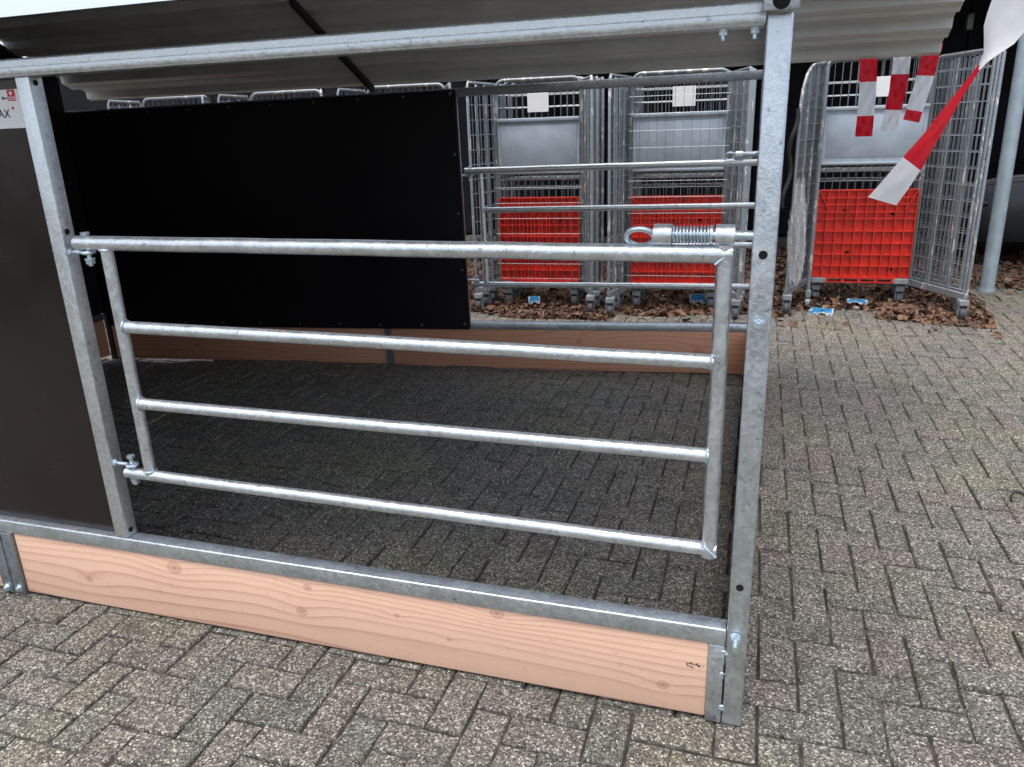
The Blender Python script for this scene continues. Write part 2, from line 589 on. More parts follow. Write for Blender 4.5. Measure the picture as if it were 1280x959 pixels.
RT, RB, PB = 0.26, 0.2105, -0.025      # bottom rail top and underside, kickboard underside
T0, T1 = 1.668, 1.714                  # top rail
XL = -1.942                            # gate hinge post, right face
XW = -4.62                             # left end of the shelter

# ---- front frame
bm = bmesh.new()
box(bm, (XW, 0, RB), (-0.052, 0.05, RT), 0.005, 3)
finish(bm, 'bottom_rail', 'zinc', SH)
bm = bmesh.new()
box(bm, (XW, 0, T0), (-0.052, 0.05, T1), 0.006, 3)
box(bm, (XW, -0.0025, T0 + 0.006), (-0.052, 0.002, T0 + 0.0245), 0.002, 2)
finish(bm, 'top_rail', 'zinc_gate', SH)
B('post', 'zinc', SH, (-0.0511, 0, GZ), (0, 0.05, 1.69), 0.006, 3)           # right corner post
B('post', 'zinc_gate', SH, (XL - 0.049, 0.001, RT + 0.0005), (XL, 0.0475, T0 - 0.0005), 0.004, 3)
B('post', 'zinc', SH, (XW - 0.05, 0, GZ), (XW - 0.001, 0.05, 1.69), 0.006, 3)

# end plate of the side tube on top of the corner post, with its round bore
bm = bmesh.new()
box(bm, (-0.058, -0.028, 1.691), (0.009, -0.022, 1.757), 0.002, 2)
finish(bm, 'end_plate', 'zinc', SH)
bm = bmesh.new()
tube(bm, (-0.0255, -0.0295, 1.708), (-0.0255, -0.0225, 1.708), 0.0165, 24)
finish(bm, 'bore', 'dark_hole', SH)
B('side_top_tube', 'zinc', SH, (-0.052, -0.0215, 1.697), (0.002, 3.16, 1.752), 0.005, 2)

# kickboards
B('plank', 'douglas', SH, (-2.452, 0.006, PB), (-0.0945, 0.046, RB - 0.001), 0.004, 2)
B('plank', 'douglas', SH, (XW + 0.05, 0.006, PB), (-2.56, 0.046, RB - 0.001), 0.004, 2)
# channel that holds the plank end beside the corner post, with its weld
bm = bmesh.new()
box(bm, (-0.094, 0.0, GZ + 0.002), (-0.0525, 0.049, RB - 0.001), 0.003, 2)
finish(bm, 'plank_bracket', 'zinc', SH)
bm = bmesh.new()
for z in (0.192, 0.186, 0.124, 0.118, 0.112, 0.02, 0.012):
    r = bmesh.ops.create_icosphere(bm, subdivisions=2, radius=random.uniform(0.007, 0.010))
    bmesh.ops.transform(bm, matrix=Matrix.Translation((-0.054 + random.uniform(-0.005, 0.004), 0.001, z)) @ Matrix.Diagonal((1.1, 0.35, 0.7, 1)), verts=r['verts'])
finish(bm, 'weld', 'zinc_bolt', SH)['kind'] = 'stuff'
# shadow gap in the weld seam
B('seam', 'dark_hole', SH, (-0.0537, -0.0008, 0.03), (-0.0512, 0.004, 0.155), 0)
bm = bmesh.new()
box(bm, (-2.556, -0.004, GZ + 0.002), (-2.456, 0.05, RB - 0.001), 0.002, 2)
box(bm, (-2.509, -0.010, GZ + 0.01), (-2.503, -0.0035, RB - 0.004), 0.001, 1)
finish(bm, 'plank_bracket', 'zinc_dark', SH)
hexbolt(SH, (-2.535, -0.004, -0.014), (0, -1, 0), 0.010, 0.007, 0.004)
hexbolt(SH, (-2.477, -0.004, -0.008), (0, -1, 0), 0.010, 0.007, 0.004)

# bolts and bores
hexbolt(SH, (-0.0265, 0, 1.064), (0, -1, 0), 0.0115, 0.009, 0.010)
hole(SH, (-0.027, 0, 1.216), (0, -1, 0), 0.0095)
hole(SH, (-0.027, 0, 0.389), (0, -1, 0), 0.0095)
hexbolt(SH, (-0.029, 0, 0.240), (0, -1, -0.12), 0.0125, 0.014, 0.022)
for x in (-0.134, -0.072):
    hexbolt(SH, (x, 0.025, T0), (0, 0, -1), 0.009, 0.008, 0.010)
for z, r in ((1.251, 0.009), (1.652, 0.008), (0.285, 0.009)):
    hole(SH, (XL, 0.021, z), (1, 0, 0), r)
hexbolt(SH, (XL - 0.049, 0.02, 1.197), (-1, 0, 0), 0.009, 0.006, 0.006)
hexbolt(SH, (XL - 0.049, 0.02, 0.528), (-1, 0, 0), 0.009, 0.006, 0.006)

# dark infill panel left of the gate with the maker's sticker
B('wall_panel', 'phenolic', SH, (XW, 0.030, RT + 0.001), (XL - 0.0495, 0.042, T0 - 0.001), 0.001, 1)
st = B('sticker', 'paper', SH, (-2.40, 0.0286, 1.538), (-1.9925, 0.0297, 1.640), 0)
def lettering(txt, x_right, z0, size, mat, par, y=0.0278):
    cu = bpy.data.curves.new('lettering', 'FONT')
    cu.body = txt
    cu.size = size
    cu.align_x = 'RIGHT'
    cu.extrude = 0.0003
    cu.resolution_u = 3
    tmp = bpy.data.objects.new('lettering', cu)
    COL.objects.link(tmp)
    dg = bpy.context.evaluated_depsgraph_get()
    me = bpy.data.meshes.new_from_object(tmp.evaluated_get(dg))
    bpy.data.objects.remove(tmp)
    me.transform(Matrix.Translation((x_right, y, z0)) @ Matrix.Rotation(R(90), 4, 'X'))
    return link(me, 'lettering', mat, par, False)
lettering('MAX', -2.063, 1.567, 0.032, 'ink_black', st)
bm = bmesh.new()
box(bm, (-2.058, 0.0275, 1.621), (-2.031, 0.0284, 1.639), 0)
box(bm, (-2.060, 0.0275, 1.610), (-2.031, 0.0284, 1.6135), 0)
box(bm, (-2.060, 0.0275, 1.616), (-2.031, 0.0284, 1.6185), 0)
tube(bm, (-2.049, 0.0275, 1.591), (-2.049, 0.0284, 1.591), 0.0042, 6)
finish(bm, 'emblem', 'ink_red', st)
bm = bmesh.new()
tube(bm, (-2.045, 0.0268, 1.630), (-2.045, 0.0274, 1.630), 0.005, 14)
finish(bm, 'emblem', 'paper', st)
bm = bmesh.new()
box(bm, (-2.080, 0.0275, 1.6165), (-2.0605, 0.0284, 1.6195), 0)
box(bm, (-2.080, 0.0276, 1.6135), (-2.076, 0.0283, 1.6225), 0)
finish(bm, 'emblem', 'ink_black', st)

# ---- gate
def ring_pts(c, a, b, ax1, ax2, n=28):
    return [Vector(c) + a * math.cos(2 * math.pi * k / n) * Vector(ax1) + b * math.sin(2 * math.pi * k / n) * Vector(ax2) for k in range(n)]

def make_gate():
    YG = 0.012
    bm = bmesh.new()
    tube(bm, (-1.803, YG, 0.492), (-1.803, YG, 1.215), 0.0175, 20)
    g = finish(bm, 'gate', 'zinc_gate', SH)
    g['label'] = 'galvanised tubular gate with four rails and spring bolt'
    bm = bmesh.new()
    tube(bm, (-0.107, YG, 0.462), (-0.107, YG, 1.236), 0.0185, 20)
    finish(bm, 'stile', 'zinc_gate', g)
    for x0, x1, z0, z1, r in ((-1.905, -0.0895, 1.221, 1.214, 0.0205), (-1.790, -0.118, 0.977, 0.967, 0.0178),
                              (-1.790, -0.118, 0.738, 0.733, 0.0175), (-1.895, -0.0895, 0.500, 0.481, 0.0175)):
        bm = bmesh.new()
        # slightly uneven hand-welded tube
        n = 14
        pts = [(x0 + (x1 - x0) * k / n, YG + random.gauss(0, 0.0004), z0 + (z1 - z0) * k / n + random.gauss(0, 0.0004)) for k in range(n + 1)]
        sweep(bm, pts, r, 20)
        finish(bm, 'rail', 'zinc_gate', g)
    # weld collars where the rails meet the uprights
    bm = bmesh.new()
    for x, z in ((-1.787, 0.977), (-1.787, 0.738), (-0.124, 0.967), (-0.124, 0.733)):
        sweep(bm, ring_pts((x, YG, z), 0.0195, 0.0195, (0, 1, 0), (0, 0, 1), 20), 0.003, 6, True)
    for z in (0.516, 1.203):
        sweep(bm, ring_pts((-1.803, YG, z), 0.0195, 0.0195, (1, 0, 0), (0, 1, 0), 20), 0.003, 6, True)
    for z0, s in ((1.19, 1), (0.505, -1)):
        sweep(bm, [(-0.107 - 0.019 + 0.038 * k / 8, YG - 0.0175, z0 + s * (0.004 + 0.032 * k / 8)) for k in range(9)], 0.003, 6)
    finish(bm, 'weld', 'zinc_bolt', g)['kind'] = 'stuff'
    # spring bolt on top of the upper rail
    ZB = 1.2565
    bm = bmesh.new()
    tube(bm, (-0.262, YG, ZB), (-0.222, YG, ZB), 0.0235, 24)
    finish(bm, 'latch_barrel', 'zinc_gate', g)
    bm = bmesh.new()
    tube(bm, (-0.128, YG, ZB), (-0.088, YG, ZB - 0.001), 0.0235, 24)
    finish(bm, 'latch_barrel', 'zinc_gate', g)
    bm = bmesh.new()
    tube(bm, (-0.262, YG, ZB), (-0.045, YG, ZB - 0.001), 0.0105, 18)
    finish(bm, 'latch_rod', 'zinc_bolt', g)
    bm = bmesh.new()
    sweep(bm, [(-0.221 + 0.082 * k / 200, YG + 0.0175 * math.cos(k / 200 * 2 * math.pi * 11), ZB + 0.0175 * math.sin(k / 200 * 2 * math.pi * 11)) for k in range(201)], 0.0023, 6)
    finish(bm, 'latch_spring', 'zinc_bolt', g)
    bm = bmesh.new()
    tube(bm, (-0.140, YG, ZB), (-0.134, YG, ZB), 0.021, 20)
    finish(bm, 'washer', 'zinc_bolt', g)
    bm = bmesh.new()
    sweep(bm, ring_pts((-0.292, YG - 0.006, ZB - 0.006), 0.031, 0.027, (1, 0, 0), (0, -0.62, 0.78)), 0.0065, 12, True)
    finish(bm, 'latch_ring', 'zinc_bolt', g)
    # eye bolts that carry the gate
    for zr, zs, s in ((1.221, 1.194, -1), (0.500, 0.528, 1)):
        bm = bmesh.new()
        tube(bm, (XL + 0.0005, YG, zs), (-1.888, YG, zs), 0.0062, 14)
        tube(bm, (XL + 0.001, YG, zs), (XL + 0.012, YG, zs), 0.0115, 6)
        tube(bm, (XL + 0.013, YG, zs), (XL + 0.016, YG, zs), 0.0125, 16)
        sweep(bm, ring_pts((-1.870, YG, zs), 0.0145, 0.0145, (1, 0, 0), (0, 1, 0), 20), 0.006, 8, True)
        finish(bm, 'eye_bolt', 'zinc_bolt', g)
        bm = bmesh.new()
        lo, hi = (zr - 0.066, zr + 0.026) if s < 0 else (zr - 0.040, zr + 0.056)
        tube(bm, (-1.870, YG, lo), (-1.870, YG, hi), 0.0062, 14)
        tube(bm, (-1.870, YG, hi - 0.004), (-1.870, YG, hi + 0.004), 0.0125, 6)
        tube(bm, (-1.870, YG, lo + 0.006), (-1.870, YG, lo + 0.017), 0.0125, 6)
        tube(bm, (-1.870, YG, lo + 0.018), (-1.870, YG, lo + 0.022), 0.014, 16)
        finish(bm, 'hinge_pin', 'zinc_bolt', g)
    return g
gate = make_gate()

# ---- back frame: stands a little askew to the front
BR = Matrix.Translation((0, 3.13, 0.040)) @ Matrix.Rotation(math.atan(0.085), 4, 'Z') @ Matrix.Rotation(-0.012, 4, 'Y')
def BB(name, mat, lo, hi, bev=0.004, seg=2):
    bm = bmesh.new()
    box(bm, lo, hi, bev, seg)
    bmesh.ops.transform(bm, matrix=BR, verts=bm.verts)
    return finish(bm, name, mat, SH)
BB('bottom_rail', 'zinc', (XW, -0.05, RB), (-0.052, 0, RT), 0.005, 2)
BB('top_rail', 'zinc_dark', (XW, -0.05, T0 - 0.002), (-0.052, 0, T1), 0.005, 2)  # shade under the roof painted in as darker zinc
BB('post', 'zinc', (-0.0511, -0.05, GZ - 0.02), (0, 0, 1.67), 0.005, 2)
BB('post', 'zinc', (XL + 0.055, -0.05, RT + 0.0005), (XL + 0.104, 0, T0 - 0.0025), 0.005, 2)
BB('post', 'black_rubber', (XW - 0.05, -0.05, GZ - 0.07), (XW - 0.001, 0, 1.67), 0.005, 2)
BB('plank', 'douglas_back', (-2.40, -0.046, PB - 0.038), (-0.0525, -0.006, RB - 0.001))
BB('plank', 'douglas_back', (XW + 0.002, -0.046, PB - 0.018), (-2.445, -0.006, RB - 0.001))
BB('plank_bracket', 'zinc_dark', (-2.444, -0.056, PB - 0.02), (-2.401, 0, RB - 0.001), 0.002, 1)
BB('wall_panel', 'phenolic_inside', (XW, -0.066, 0.212), (-1.835, -0.0505, 1.704), 0.001, 1)
BB('panel_trim', 'panel_edge', (-1.8335, -0.062, 0.225), (-1.829, -0.054, 1.70), 0)
scr = bmesh.new()
tube(scr, (0, -0.0015, 0), (0, 0.001, 0), 0.0065, 10)
scr_o = finish(scr, 'screw', 'zinc_dark', SH)
scr_o.matrix_basis = Matrix.Translation(-SH.location) @ BR @ Matrix.Translation((-1.865, -0.0672, 0.25))
for k in range(1, 22):
    o = scr_o.copy()
    COL.objects.link(o)
    o.parent = SH
    px_, pz_ = (-1.865 - 0.30 * (k % 9), 0.242 if k < 9 else 1.68) if k < 18 else (-1.86, 0.25 + 0.36 * (k - 17))
    o.matrix_basis = Matrix.Translation(-SH.location) @ BR @ Matrix.Translation((px_, -0.0672, pz_))
g2 = gate.copy()
COL.objects.link(g2)
g2.parent = SH
g2['label'] = 'galvanised tubular gate in the back frame'
g2.matrix_parent_inverse = Matrix.Identity(4)
g2.matrix_basis = Matrix.Translation(-SH.location) @ BR @ Matrix.Translation((0.085, -0.012, 0.004))
for ch in gate.children:
    if ch.name.startswith(('latch', 'washer')):
        pass
    c = ch.copy()
    COL.objects.link(c)
    c.parent = g2
    c.location = (0, 0, 0)

# ---- left end wall and right side (seen edge on)
B('plank', 'douglas_back', SH, (XW - 0.042, 0.052, PB), (XW - 0.004, 2.66, RB + 0.03), 0.004)
B('bottom_rail', 'zinc_dark', SH, (XW - 0.05, 0.052, RB + 0.032), (XW - 0.001, 2.66, RT + 0.03), 0.004)
SL = math.tan(R(25.58))
Y0R, Z0R, Y1R = 2.96, 1.7712, 2.121          # rear roof: lower and upper edge
bm = bmesh.new()
pts = [(0.055, RT + 0.03), (2.70, RT + 0.03), (2.70, 1.752 + SL * 0.30 + 0.016), (2.1, 1.752 + SL * 0.9 + 0.016), (1.84, 2.80), (0.055, 1.94)]
fr = [bm.verts.new((XW - 0.012, y, z)) for y, z in pts]
bk = [bm.verts.new((XW - 0.024, y, z)) for y, z in pts]
bm.faces.new(fr)
bm.faces.new(bk[::-1])
for k in range(len(pts)):
    n = (k + 1) % len(pts)
    bm.faces.new((fr[k], fr[n], bk[n], bk[k]))
finish(bm, 'wall_panel', 'phenolic_inside', SH, False)
B('plank', 'douglas', SH, (-0.043, 0.052, PB), (-0.008, 3.07, RB - 0.001), 0.004)
B('bottom_rail', 'zinc', SH, (-0.0505, 0.052, RB), (-0.001, 3.07, RT), 0.005)
B('side_rail', 'zinc', SH, (-0.044, 0.052, 0.95), (-0.010, 3.07, 0.985), 0.005)

# ---- roof: trapezoid sheets, ribs along the ridge
def roof_sheet(x0, x1, yl, zl, length, slope_dir, mat='roof_sheet', lift=0.0):
    """slope_dir -1: rises towards the front; +1: rises towards the back"""
    ang = R(25.58)
    prof = []
    s = 0.0
    pitch, valley, web, crown, hgt = 0.215, 0.085, 0.024, 0.082, 0.038
    prof.append((0.0, 0.0))
    s = 0.03
    while s < length - 0.02:
        for ds, hh in ((0, 0), (web, hgt), (web + crown * 0.45, hgt), (web + crown * 0.5, hgt - 0.004), (web + crown * 0.55, hgt), (web + crown, hgt), (2 * web + crown, 0),
                       (2 * web + crown + valley * 0.35, 0), (2 * web + crown + valley * 0.42, 0.004), (2 * web + crown + valley * 0.5, 0)):
            if s + ds < length:
                prof.append((s + ds, hh))
        s += pitch
    prof.append((length, prof[-1][1]))
    th = 0.0016
    bm = bmesh.new()
    nx = max(2, int((x1 - x0) / 0.4))
    rows = []
    for i in range(nx + 1):
        x = x0 + (x1 - x0) * i / nx
        lo_, hi_ = [], []
        for (ss, hh) in prof:
            sag = 0.0015 * math.sin(x * 2.3 + ss * 3)
            for lst, e in ((lo_, 0.0), (hi_, th)):
                y = yl + slope_dir * (ss * math.cos(ang)) - slope_dir * (hh + e + sag) * math.sin(ang)
                z = zl + ss * math.sin(ang) + (hh + e + sag) * math.cos(ang) + lift
                lst.append(bm.verts.new((x, y, z)))
        rows.append((lo_, hi_))
    n = len(prof)
    for i in range(nx):
        for side in (0, 1):
            a, b = rows[i][side], rows[i + 1][side]
            for k in range(n - 1):
                bm.faces.new((a[k], a[k + 1], b[k + 1], b[k]))
        for k in (0, n - 1):
            bm.faces.new((rows[i][0][k], rows[i + 1][0][k], rows[i + 1][1][k], rows[i][1][k]))
    for r in (rows[0], rows[-1]):
        for k in range(n - 1):
            bm.faces.new((r[0][k], r[0][k + 1], r[1][k + 1], r[1][k]))
    return finish(bm, 'roof_sheet', mat, SH)
LR = (Y0R - Y1R) / math.cos(R(25.58))
roof_sheet(-4.648, -2.40, Y0R, Z0R + 0.003, LR, -1)
roof_sheet(-2.43, 0.785, Y0R, Z0R, LR, -1)
roof_sheet(-4.66, -2.40, -0.28, 1.854, 2.95, 1)  # unseen front slope, both sheets added and sized to shade the pen
roof_sheet(-2.43, 0.04, -0.28, 1.85, 2.95, 1)

def rafter(x, w, ya, za, yb, zb, h, mat):
    bm = bmesh.new()
    v = []
    for y, z in ((ya, za), (yb, zb)):
        for dx in (-w / 2, w / 2):
            for dz in (-h, 0):
                v.append(bm.verts.new((x + dx, y, z + dz)))
    for f in ((0, 1, 3, 2), (4, 6, 7, 5), (0, 4, 5, 1), (2, 3, 7, 6), (0, 2, 6, 4), (1, 5, 7, 3)):
        bm.faces.new([v[k] for k in f])
    bmesh.ops.bevel(bm, geom=list(bm.edges), offset=0.003, segments=1, affect='EDGES')
    return finish(bm, 'rafter', mat, SH)
zr = lambda y: Z0R + SL * (Y0R - y) - 0.003
rafter(-2.415, 0.035, 2.96, zr(2.96), 2.13, zr(2.13), 0.035, 'black_rubber')
rafter(-0.026, 0.05, 3.07, zr(3.07), 2.13, zr(2.13), 0.05, 'zinc')
zf = lambda y: 1.85 + SL * (y + 0.28) - 0.003
rafter(-0.026, 0.05, 0.03, zf(0.03), 2.36, zf(2.36), 0.05, 'zinc')
rafter(XW - 0.05, 0.05, -0.2, zf(-0.2), 2.36, zf(2.36), 0.05, 'zinc')
B('post', 'zinc', SH, (-0.05, 1.835, 1.753), (-0.002, 1.885, 2.80), 0.004)
B('post', 'zinc', SH, (-0.05, 2.06, 1.753), (-0.002, 2.11, 2.13), 0.004)
B('post', 'zinc', SH, (-0.05, 0.001, 1.753), (-0.002, 0.029, 1.93), 0.004)

# ================================================================== red and white barrier tape
def tape(label, path, width, colours, seg=6, nrm=None):
    """path: centre line; colours: list of (length, name); nrm: half-width directions along the path"""
    P = [Vector(p) for p in path]
    L = [0]
    for a, b in zip(P, P[1:]):
        L.append(L[-1] + (b - a).length)
    root = thing('barrier_tape', label, 'barrier tape', P[0], 'red and white barrier tape')
    def at_(s):
        for k in range(len(P) - 1):
            if s <= L[k + 1] or k == len(P) - 2:
                f = (s - L[k]) / max(1e-6, L[k + 1] - L[k])
                f = min(1, max(0, f))
                return P[k].lerp(P[k + 1], f), Vector(nrm[k]).lerp(Vector(nrm[k + 1]), f)
    s = 0.0
    for ln_, cname in colours:
        bm = bmesh.new()
        n = 16
        rows = []
        for k in range(n + 1):
            c, w = at_(min(L[-1], s + ln_ * k / n))
            row = []
            for j in range(seg + 1):
                q = -1 + 2 * j / seg
                crk = 0.0035 * math.sin(17 * (s + ln_ * k / n) * 3 + j * 1.7) + 0.0022 * math.sin(53 * (s + ln_ * k / n) - j * 2.3)
                row.append(bm.verts.new(c + w * (width / 2 * q) + Vector((0, crk, 0))))
            rows.append(row)
        for k in range(n):
            for j in range(seg):
                bm.faces.new((rows[k][j], rows[k][j + 1], rows[k + 1][j + 1], rows[k + 1][j]))
        finish(bm, 'tape_stripe', 'tape_red' if cname == 'r' else 'tape_white', root)
        s += ln_
    return root
xh = (1, 0, 0)
tape('red, white and red strip hanging first from the galvanised post', [(0.452, 2.965, 1.815), (0.468, 2.97, 1.62), (0.472, 2.98, 1.385)], 0.084,
     [(0.155, 'r'), (0.17, 'w'), (0.105, 'r')], nrm=[xh, (1, 0.1, 0), (1, -0.1, 0)])
tape('middle hanging strip, white above red with crumpled white end', [(0.615, 2.965, 1.815), (0.612, 2.96, 1.62), (0.590, 2.975, 1.41)], 0.082,
     [(0.125, 'w'), (0.175, 'r'), (0.106, 'w')], nrm=[xh, (1, -0.15, -0.06), (0.95, 0.25, -0.08)])
tape('short tilted strip hanging at the roof corner, red, white, red', [(0.752, 2.965, 1.826), (0.728, 2.965, 1.64), (0.690, 2.95, 1.457)], 0.086,
     [(0.150, 'r'), (0.172, 'w'), (0.056, 'r')], nrm=[xh, (0.97, 0.1, -0.1), (0.94, 0.2, -0.22)])
tape('long twisted loose strip blowing diagonally in front of the cages',
     [(0.03, -0.272, 1.862), (0.20, -0.06, 1.85), (0.405, 0.10, 1.76), (0.412, 0.12, 1.70), (0.396, 0.16, 1.64), (0.383, 0.20, 1.591), (0.352, 0.22, 1.529), (0.312, 0.24, 1.445), (0.281, 0.25, 1.386), (0.258, 0.26, 1.345), (0.230, 0.26, 1.303)], 0.098,
     [(0.10, 'r'), (0.17, 'w'), (0.10, 'r'), (0.392, 'w'), (0.222, 'r'), (0.132, 'w')],
     nrm=[(0.2, 0.3, -0.9), (0.4, 0.3, -0.85), (0.85, 0.2, -0.45), (0.88, 0.2, -0.45), (0.72, 0.3, -0.36), (0.20, 0.93, -0.08), (0.28, 0.90, -0.16), (0.40, 0.84, -0.26), (0.52, 0.75, -0.34), (0.58, 0.65, -0.36), (0.70, 0.45, -0.24)])

# ================================================================== nested roll cages
def arch(w, z0, z1, r, n=6, y=0.0):
    p = [(-w, y, z0)]
    for k in range(n + 1):
        a = math.pi - k / n * math.pi / 2
        p.append((-w + r + r * math.cos(a), y, z1 - r + r * math.sin(a)))
    for k in range(n + 1):
        a = math.pi / 2 - k / n * math.pi / 2
        p.append((w - r + r * math.cos(a), y, z1 - r + r * math.sin(a)))
    p.append((w, y, z0))
    return p

def wires(bm, segs, r):
    for a, b in segs:
        a, b = Vector(a), Vector(b)
        d = (b - a).normalized()
        u = d.cross(Vector((0, 1, 0.01)) if abs(d.y) < 0.9 else Vector((1, 0, 0))).normalized()
        w = d.cross(u)
        A = [bm.verts.new(a + r * (math.cos(k * 2.0944) * u + math.sin(k * 2.0944) * w)) for k in range(3)]
        Bv = [bm.verts.new(b + r * (math.cos(k * 2.0944) * u + math.sin(k * 2.0944) * w)) for k in range(3)]
        for k in range(3):
            bm.faces.new((A[k], A[(k + 1) % 3], Bv[(k + 1) % 3], Bv[k]))

H = 1.965
def side_panel(root, T, side, x0, fx, fy, round_top):
    """hinged side: from the back post forward to (x0+fx, -fy)"""
    a = Vector((side * x0, -0.02, 0))
    b = Vector((side * (x0 + fx), -fy, 0))
    def pt(f, z):
        q = a.lerp(b, f)
        return Vector((q.x, q.y, z))
    zt = H - 0.03
    # frame
    bm = bmesh.new()
    pts = [pt(0, 0.17), pt(0, zt - 0.03), pt(0.04, zt)]
    if round_top:
        for k in range(9):
            an = math.pi / 2 * k / 8
            pts.append(pt(0.45 + 0.55 * math.sin(an), zt - 0.02 - 0.30 * (1 - math.cos(an))))
    else:
        pts += [pt(0.96, zt + 0.012), pt(1.0, zt - 0.02)]
    pts.append(pt(1.0, 0.15))
    sweep(bm, [T @ p for p in pts], 0.0125, 8)
    for z in (0.19,):
        v0, v1 = T @ pt(0, z), T @ pt(1.02, z - 0.01)
        d = (v1 - v0)
        vs = box(bm, (0, -0.012, -0.026), (d.length, 0.012, 0.026), 0.003, 1)
        bmesh.ops.transform(bm, matrix=Matrix.Translation(v0) @ d.to_track_quat('X', 'Z').to_matrix().to_4x4(), verts=vs)
    for f in (0.34, 0.68):
        zz = zt - 0.02 - (0.30 * (1 - math.cos(math.asin(max(0, (f - 0.45) / 0.55)))) if round_top else 0)
        tube(bm, T @ pt(f, 0.2), T @ pt(f, zz), 0.009, 8)
    sp = finish(bm, 'side_panel', 'cage_post', root)
    bm = bmesh.new()
    segs = []
    n = max(6, int((b - a).length / 0.043))
    for k in range(1, n):
        f = k / n
        zz = zt - 0.01
        if round_top and f > 0.45:
            zz = zt - 0.02 - 0.30 * (1 - math.cos(math.asin((f - 0.45) / 0.55)))
        segs.append((T @ pt(f, 0.2), T @ pt(f, zz)))
    z = 0.30
    while z < zt - 0.03:
        segs.append((T @ pt(0, z), T @ pt(1, min(z, zt - 0.32) if round_top and z > zt - 0.3 else z)))
        z += 0.118
    wires(bm, segs, 0.0030)
    finish(bm, 'wire_mesh', 'cage_steel', sp)

def caster(root, T, x, y):
    bm = bmesh.new()
    p = Vector((x, y, 0))
    vs = box(bm, p + Vector((-0.035, -0.045, 0.115)), p + Vector((0.035, 0.045, 0.16)), 0.005, 1)
    for s in (-1, 1):
        box(bm, p + Vector((s * 0.026 - 0.003, -0.03, 0.03)), p + Vector((s * 0.026 + 0.003, 0.04, 0.12)), 0.001, 1)
    bmesh.ops.transform(bm, matrix=T, verts=bm.verts)
    f = finish(bm, 'caster', 'bracket_grey', root)
    bm = bmesh.new()
    tube(bm, p + Vector((-0.018, 0.01, 0.056)), p + Vector((0.018, 0.01, 0.056)), 0.055, 18)
    bmesh.ops.transform(bm, matrix=T, verts=bm.verts)
    finish(bm, 'wheel', 'caster_wheel', f)

def red_deck(root, T, w):
    bm = bmesh.new()
    z0, z1, y = 0.235, 0.955, -0.05
    box(bm, (-w, y, z0), (w, y + 0.008, z1), 0.002, 1)
    nx = 10
    for k in range(nx + 1):
        x = -w + 0.004 + (2 * w - 0.008) * k / nx
        box(bm, (x - 0.0035, y - 0.034, z0), (x + 0.0035, y - 0.0005, z1), 0)
    rows = [z0 + 0.004, z0 + 0.095, z0 + 0.19, z0 + 0.285, z0 + 0.385, z0 + 0.485, z0 + 0.54, z0 + 0.60, z0 + 0.655, z1 - 0.004]
    for z in rows:
        box(bm, (-w, y - 0.0345, z - 0.0035), (w, y - 0.0003, z + 0.0035), 0)
    # lower lip with slots and corner struts
    box(bm, (-w + 0.10, y - 0.04, z0 - 0.045), (w - 0.10, y + 0.01, z0 - 0.036), 0)
    box(bm, (-w + 0.10, y - 0.04, z0 - 0.012), (w - 0.10, y + 0.01, z0 - 0.003), 0)
    for k in range(5):
        x = -w + 0.12 + (2 * w - 0.24) * k / 4
        box(bm, (x - 0.012, y - 0.038, z0 - 0.038), (x + 0.012, y + 0.008, z0 - 0.010), 0)
    for s in (-1, 1):
        rot = Matrix.Rotation(s * R(28), 3, 'Y')
        box(bm, (s * (w - 0.05) - 0.004, y - 0.036, z1 - 0.17), (s * (w - 0.05) + 0.004, y - 0.003, z1 - 0.0), 0, 1, rot)
    bmesh.ops.transform(bm, matrix=T, verts=bm.verts)
    d = finish(bm, 'tilted_base', 'red_plastic', root, False)
    d['label'] = 'red plastic base tipped up, ribbed grid underside'
    for px_, pz_ in ((-0.42, 0.78), (0.55, 0.76), (-0.30, 0.44), (0.62, 0.30)):
        bm = bmesh.new()
        box(bm, (px_ * w - 0.018, y - 0.006, pz_ - 0.012), (px_ * w + 0.018, y - 0.0012, pz_ + 0.012), 0.002, 1)
        bmesh.ops.transform(bm, matrix=T, verts=bm.verts)
        finish(bm, 'slot', 'dark_hole', root)
    for s in (-1, 1):
        bm = bmesh.new()
        x0_, x1_ = sorted((s * w, s * (w - 0.115)))
        box(bm, (x0_, y - 0.05, z0 - 0.05), (x1_, y + 0.012, z0 - 0.006), 0.004, 1)
        bmesh.ops.transform(bm, matrix=T, verts=bm.verts)
        finish(bm, 'corner_bracket', 'bracket_grey', root)

